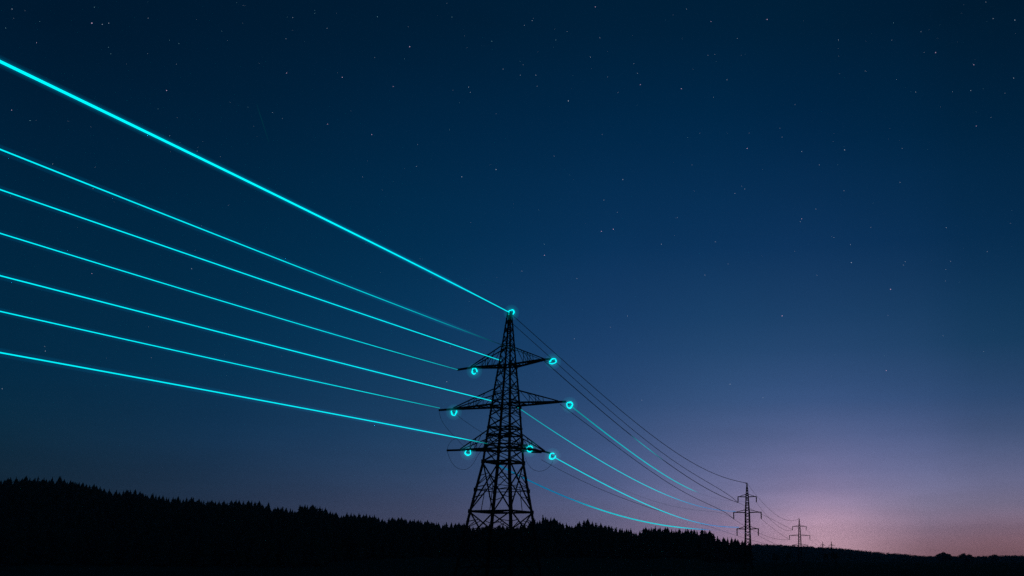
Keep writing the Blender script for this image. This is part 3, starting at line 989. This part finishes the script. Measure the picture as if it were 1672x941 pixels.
spots = [(a, b, True) for a, b in RIDGE if -90 < a < 1225]
rpx = np.array([a for a, _ in RIDGE]); rpy = np.array([b for _, b in RIDGE])
fill = np.linspace(2, 1214, 296 - len(spots))
for a in fill:
    a = a + random.uniform(-2, 2)
    spots.append((a, float(np.interp(a, rpx, rpy)) + random.uniform(1.5, 4.2), False))
tops = {42.3: 'pointed black conifer, the leftmost sharp peak on the hilltop', 439.4: 'lone pointed conifer standing clear in the dip of the ridge',
        566: 'thin black tree with a small round top on the ridge\'s middle', 887.2: 'tallest thin conifer in the clump right of the tall tower',
        960: 'sharp conifer at the peak of the second clump right of the tall tower', 1070: 'slim spire-like conifer touching the sagging lowest wire'}
for n, (a, b, key) in enumerate(spots):
    Yt = Y_RIDGE + (random.uniform(-14, 14) if key else random.uniform(4, 40))
    tip = P(a, b, Yt)
    g = float(H(tip[0], tip[1])) - 0.3
    h = tip[2] - g
    if h < 4:
        continue
    o = bpy.data.objects.new('conifer_tree', con_me[random.choice((1, 2, 3, 3, 4, 4, 6, 6, 0) if a < 770 else (0, 1, 2, 3, 4, 5, 6, 7))])
    C.objects.link(o)
    o.location = (tip[0], tip[1], g)
    wd = h * random.uniform(0.85, 1.15) if a > 480 else h * random.uniform(.75, 1.0)
    o.scale = (wd, wd, h)
    o.rotation_euler = (random.uniform(-.03, .03), random.uniform(-.03, .03), random.uniform(0, 6.28))
    tag(o, tops.get(a) or ridge_label(a, b, key), 'tree', 'conifers along the crest of the ridge')


def bulk(name, pts, hs, ws, protos, mats):
    vs, fs, ms, off = [], [], [], 0
    for (x, y, z), h, w in zip(pts, hs, ws):
        v, f, mi = protos[random.randrange(len(protos))]
        a = random.uniform(0, 6.28); ca, sa = math.cos(a), math.sin(a)
        q = np.empty_like(v)
        q[:, 0] = (v[:, 0] * ca - v[:, 1] * sa) * w + x
        q[:, 1] = (v[:, 0] * sa + v[:, 1] * ca) * w + y
        q[:, 2] = v[:, 2] * h + z
        vs.append(q); fs.extend([tuple(i + off for i in t) for t in f]); ms.extend(mi); off += len(v)
    me = mesh_from(name, np.vstack(vs), fs, ms, mats)
    o = bpy.data.objects.new(name, me); C.objects.link(o)
    return o


# the mass of trees on the slope below (and just behind) the crest
lowcon = [conifer_arrays(70 + i, layers=6, blades=6, spread=0.24, blunt=1.0 + .4 * i) for i in range(4)]
pts, hs, ws = [], [], []
y = 500.0
while y < 935:
    step = 8.5 if y < 780 else 7.0
    kx = -0.80
    x = -0.80 * y
    while x < 0.075 * y:
        k = x / y
        xx, yy = x + random.uniform(-3, 3), y + random.uniform(-3, 3)
        ch = float(np.interp(k, kk, crest))
        if ch > 3 and yy > 500 + 230 * (1 - min(1, ch / 25)):
            g = float(H(xx, yy))
            cap = float(np.interp(k, kk, low)) if yy > 740 else 1e9
            h = random.uniform(13, 20)
            if yy > 740:
                h = min(h, (cap - 1.5 + random.uniform(-1.5, 1.0) - CAM[2]) * yy / Y_RIDGE + CAM[2] - g)
            if h > 6:
                pts.append((xx, yy, g - .3)); hs.append(h); ws.append(h * random.uniform(1.0, 1.35))
        x += step * random.uniform(.8, 1.2)
    y += step
fo = bulk('forest', pts, hs, ws, lowcon, [M_CONIFER, M_BARK])
tag(fo, 'dark conifer forest covering the slope of the ridge behind the tall tower', 'forest', kind='stuff')


def broadleaf_arrays(seed, n=420):
    r = np.random.default_rng(seed)
    v, f, mi = [], [], []
    lobes = [(r.uniform(-.26, .26), r.uniform(-.26, .26), r.uniform(.45, .78), r.uniform(.16, .26)) for _ in range(8)] + [(0, 0, .58, .3)]
    for _ in range(n):
        cx, cy, cz, rad = lobes[r.integers(len(lobes))]
        d = r.normal(size=3); d /= np.linalg.norm(d)
        p = np.array([cx, cy, cz]) + d * rad * r.uniform(.45, 1.05) * np.array([1, 1, .85])
        a = r.normal(size=3); a /= np.linalg.norm(a); b = np.cross(a, d + .01); b /= np.linalg.norm(b)
        s = r.uniform(.03, .065)
        o = len(v); v.extend([p + a * s, p + b * s, p - a * s, p - b * s]); f.append((o, o + 1, o + 2, o + 3)); mi.append(0)
    return np.array(v), f, mi


def trunk_arrays(seed):
    r = np.random.default_rng(seed)
    mb = MB()
    mb.tube([(0, 0, 0), (.01, 0, .25), (0, .01, .5), (0, 0, .75)], [.04, .032, .022, .008], 7)
    for k in range(6):
        a = k * 1.05 + r.uniform(-.3, .3); z = .28 + .05 * k
        mb.tube([(0, 0, z), (.14 * math.cos(a), .14 * math.sin(a), z + .1), (.26 * math.cos(a), .26 * math.sin(a), z + .22)], [.018, .012, .005], 5)
    return np.vstack(mb.v), mb.f, mb.mi


def broadleaf(px, py, Y, width, label, group=None, seed=1, n=420, dome=False):
    tip = P(px, py, Y)
    g = float(H(tip[0], tip[1])) - .2
    h = max(2.0, tip[2] - g)
    t = empty('broadleaf_tree', (tip[0], tip[1], g))
    tag(t, label, 'tree', group)
    wpx = (P(px + 1, py, Y) - P(px, py, Y))[0] * width
    for nm, arr, m in (('crown', broadleaf_arrays(seed, n), M_LEAF), ('trunk', trunk_arrays(seed), M_BARK)):
        v, f, mi = arr
        if dome and nm == 'crown':
            v = v.copy(); zz = np.clip((v[:, 2] - .3) / .62, -.1, 1.0); v[:, 2] = zz * .95
            sc = (np.sqrt(np.clip(1.02 - zz ** 2, .05, 1)) * 1.25)[:, None]; v[:, :2] *= sc
        me = mesh_from(nm, v * np.array([wpx / .95, wpx / .95, h / 1.0]), f, [0] * len(f), [m])
        o = bpy.data.objects.new(nm, me); C.objects.link(o); o.parent = t
    return t


broadleaf(1267, 900.5, 640, 13, 'dark round bush-like tree in the field, left of a narrower one', seed=3)
broadleaf(1286, 899.5, 640, 11, 'dark narrow tree in the field left of the smaller slim pylon', seed=4)
broadleaf(1541, 900.3, 1350, 28, 'broad dark domed tree breaking the flat horizon, largest of three', 'domed trees on the right horizon', seed=5, n=900, dome=True)
broadleaf(1577, 902.3, 1380, 25, 'dark domed tree on the horizon right of the broadest one', 'domed trees on the right horizon', seed=6, n=900, dome=True)
broadleaf(1624, 902.8, 1400, 15, 'small dark domed tree rightmost on the flat horizon', 'domed trees on the right horizon', seed=7, n=900, dome=True)
broadleaf(1348, 899, 760, 10, 'dark tree in the field below the tiniest far pylon', seed=8)
broadleaf(1364, 900, 760, 17, 'dark spreading tree in the field below the far hill, right of its neighbour', seed=9)

# far woodland along the far hill's skyline and slope
bl = [broadleaf_arrays(40 + i, 46) for i in range(5)]
bl = [(v * np.array([1, 1, 1]), f, mi) for v, f, mi in bl]
pts, hs, ws = [], [], []
for _ in range(2600):
    yy = Y_FAR + (random.uniform(-60, 40) if random.random() < .55 else random.uniform(-900, -40))
    k = random.uniform(-0.02, 0.42)
    xx = k * yy
    g = float(H(xx, yy))
    h = random.choice((8, 9, 9.5, 10, 10.5, 12.5))
    pts.append((xx, yy, g - 4.5)); hs.append(h); ws.append(h * random.uniform(1.3, 2.0))
fw = bulk('distant_woodland', pts, hs, ws, bl, [M_LEAF])
tag(fw, 'low dark woodland along the far hill on the right', 'woodland', kind='stuff')

# ------------------------------------------------------------------ haze
mh = bpy.data.materials.new('night_haze'); mh.use_nodes = True
t = mh.node_tree; t.nodes.clear()
pv = t.nodes.new('ShaderNodeVolumePrincipled')
pv.inputs['Color'].default_value = (0.5, 0.92, 1.0, 1)
pv.inputs['Density'].default_value = 8.5e-5
pv.inputs['Anisotropy'].default_value = 0.2
o_ = t.nodes.new('ShaderNodeOutputMaterial'); t.links.new(pv.outputs[0], o_.inputs['Volume'])
hb = MB()
x0, x1, y0, y1, z0, z1 = -5700, 5700, -5700, 5700, -12.0, 190.0
hb.add([(x0, y0, z0), (x1, y0, z0), (x1, y1, z0), (x0, y1, z0), (x0, y0, z1), (x1, y0, z1), (x1, y1, z1), (x0, y1, z1)],
       [(3, 2, 1, 0), (4, 5, 6, 7), (0, 1, 5, 4), (1, 2, 6, 5), (2, 3, 7, 6), (3, 0, 4, 7)])
tag(hb.build('haze', mh), kind='stuff')

# ------------------------------------------------------------------ stars, far outside the haze
BRIGHT = [(150, 38, 1.3, 1), (167, 40, .8, 0), (177.5, 38, .8, 0), (19.6, 15, .8, 0), (242, 30, .6, 0), (154, 12, .6, 2), (9.4, 46, .6, 2), (65, 35.5, .4, 2), (59.5, 70, .7, 1),
          (177, 77.5, .5, 2), (181, 88, .5, 2), (272, 148, 1.0, 1), (19, 180, .8, 1), (49, 197, .7, 2), (277, 66, .4, 2), (292, 71, .5, 2), (288, 105, .4, 0), (277, 222, .5, 0), (258, 178, .4, 2),
          (468, 119.5, .9, 1), (559, 126.5, 1.0, 1), (669, 76.5, 1.2, 1), (478, 29, .7, 0), (534, 46.5, .6, 0), (467, 63.5, .6, 0), (514, 17, .4, 2), (514, 22, .5, 2), (616, 27.5, .7, 2),
          (738, 28, .6, 2), (803, 67.5, .7, 2), (821.5, 113, .7, 0), (765, 142.5, .9, 0), (768, 151, .7, 0), (642, 141.5, .7, 1), (612, 94.5, .5, 0), (607, 220, .9, 1), (535, 203, .8, 1), (461, 194, .4, 0),
          (445, 184, .5, 0), (682, 236, .5, 0), (810, 186, .4, 0), (758, 58.5, .4, 0), (666.5, 44, .4, 0), (734, 212, .4, 2),
          (972, 11.5, 1.0, 1), (869, 34, .8, 0), (856, 41.5, .6, 0), (926, 51.5, .6, 0), (979.5, 62, .7, 0), (907.6, 65.5, .6, 2), (964, 93.5, .8, 0), (1121, 15, .7, 0), (1161, 35.5, .8, 1), (1252.6, 32, 1.1, 1),
          (854, 106, .6, 0), (849.5, 123, .6, 0), (875, 123, .8, 0), (877, 141, .5, 0), (928, 165, 1.2, 0), (1045.5, 138.5, .9, 1), (1112.6, 145, 1.0, 1), (1035, 104, .6, 0), (1041, 120, .6, 0),
          (1187, 130.5, .7, 0), (1165, 159, .6, 0), (1156, 90.5, .5, 0), (1167, 89, .5, 0), (1009, 151, .5, 0), (1204, 63, .5, 0), (983, 220, .5, 0), (1123, 224.5, .5, 2), (1143, 217.5, .5, 0), (1223, 217.5, .4, 0),
          (1609.6, 3.5, .7, 0), (1621.6, 30.5, .8, 0), (1657, 33, 1.1, 0), (1503.7, 52, .7, 0), (1369, 65.5, .8, 0), (1459, 37.5, .6, 2), (1509, 86, .7, 0), (1527.7, 86, 1.1, 1), (1590, 106, 1.0, 1),
          (1655, 127.7, .9, 0), (1495, 150.5, .7, 0), (1555, 150, .6, 0), (1585, 148, .8, 0), (1641, 152.5, .5, 0), (1594, 206, .8, 1), (1464, 130, .5, 0), (1412.5, 116, .5, 0), (1298, 171, .5, 0), (1273.5, 209.5, .6, 0),
          (1277, 224, .6, 0), (1456, 65.7, .6, 0), (1618, 192, .6, 0),
          (1017, 293.5, .9, 0), (904.7, 255, .6, 0), (982, 378, 1.0, 1), (1001.5, 374.5, 1.1, 1), (889, 417, 1.0, 1), (942, 455, .6, 0), (1080, 399, .8, 0), (1200, 316, .8, 0), (1216, 309, .7, 0), (1211, 304, .5, 0),
          (1220, 242.5, 1.0, 1), (1168, 395, .6, 0), (1151, 449.5, .7, 0), (1106, 355.5, .5, 0), (1130, 269.5, .5, 0), (1008, 347, .6, 0), (986, 327, .6, 0), (1189, 431, .5, 0), (888.6, 399, .6, 2), (852, 443, .6, 0),
          (1379, 245, 1.1, 0), (1309, 247.5, .8, 0), (1338, 269.5, .6, 0), (1469.5, 298, .7, 0), (1378, 311.7, .7, 0), (1309, 357.6, .9, 1), (1306.7, 362.4, .6, 0), (1332, 341.6, .6, 0), (1361.5, 388, .7, 0),
          (1422, 371.5, .5, 0), (1545, 372, .8, 0), (1390, 429, 1.1, 0), (1388.6, 399.6, .7, 0), (1454, 472.6, 1.2, 1), (1478, 427.5, .7, 0), (1475.5, 433, .6, 0), (1552, 427, .6, 0), (1544.5, 440.5, .6, 0),
          (1650, 364.5, .5, 0), (1612, 411, .6, 0), (1334, 449.5, .6, 0), (1473, 242.5, .7, 0), (1297.5, 410.5, .5, 0), (1544, 459, .5, 0), (1358, 386, .4, 0),
          (1277, 516, 1.2, 1), (1024.6, 516, .7, 0), (996.6, 534.5, .5, 0), (937.6, 553.5, .7, 0), (1447, 605, 1.0, 1), (1192, 627.5, .9, 0), (1246, 649.5, .5, 0), (1048, 653.5, .7, 0), (1277, 749, .5, 0),
          (1450, 515.5, .5, 0), (1540, 548.5, .6, 0), (1606, 574, .5, 0), (754, 289, .9, 0), (810, 277, 1.0, 0), (735, 566, .5, 0), (729.5, 623.5, .9, 0), (313, 439, .8, 0), (74, 573.5, .8, 0), (73, 566, .5, 0),
          (3.5, 635, .8, 0), (150, 447, .8, 1), (247, 584.5, .5, 0), (322, 247, .6, 0), (592, 289, .5, 0), (680, 272, .6, 0), (152, 308, .5, 0), (86, 268, .5, 0)]
r_ = np.random.default_rng(5)
for _ in range(330):
    x, y = r_.uniform(-60, 1730), r_.uniform(-40, 640) ** 1.0
    if r_.random() < (y / 760):
        continue
    BRIGHT.append((x, y, float(r_.uniform(.05, .3)), int(r_.choice([0, 0, 2]))))
R_STAR = 24000.0
mats_star = [emit_mat('star_white', (0.62, 0.74, 0.95), 0.58), emit_mat('star_warm', (0.9, 0.62, 0.92), 0.66), emit_mat('star_teal', (0.35, 0.75, 0.9), 0.6)]
mb = MB()
for (a, b, s, c) in BRIGHT:
    d = ray(a, b); d = d / np.linalg.norm(d)
    p = CAM + d * R_STAR
    q = R_STAR / F_PX * (0.16 + 0.52 * s ** 1.3)      # brighter stars look larger
    vs = [p + np.array(k) * q for k in ((1, 0, 0), (-1, 0, 0), (0, 1, 0), (0, -1, 0), (0, 0, 1), (0, 0, -1))]
    mb.add(vs, [(0, 2, 4), (2, 1, 4), (1, 3, 4), (3, 0, 4), (2, 0, 5), (1, 2, 5), (3, 1, 5), (0, 3, 5)], c)
st = mb.build('stars', mats_star)
tag(st, 'small white and pinkish stars scattered over the dark blue sky', 'stars', kind='stuff')

# faint meteor trail among the stars
mb = MB()
d1, d2 = ray(419, 170), ray(439, 232)
a, b = CAM + d1 / np.linalg.norm(d1) * 23000, CAM + d2 / np.linalg.norm(d2) * 23000
mb.tube([a, a * .6 + b * .4, b], [3, 9, 3], 6)
me = mb.build('meteor_trail', emit_mat('meteor_light', (0.0, 0.03, 0.052), 1.0))
tag(me, 'very faint short meteor streak among the stars above the thick cyan wire', 'meteor')
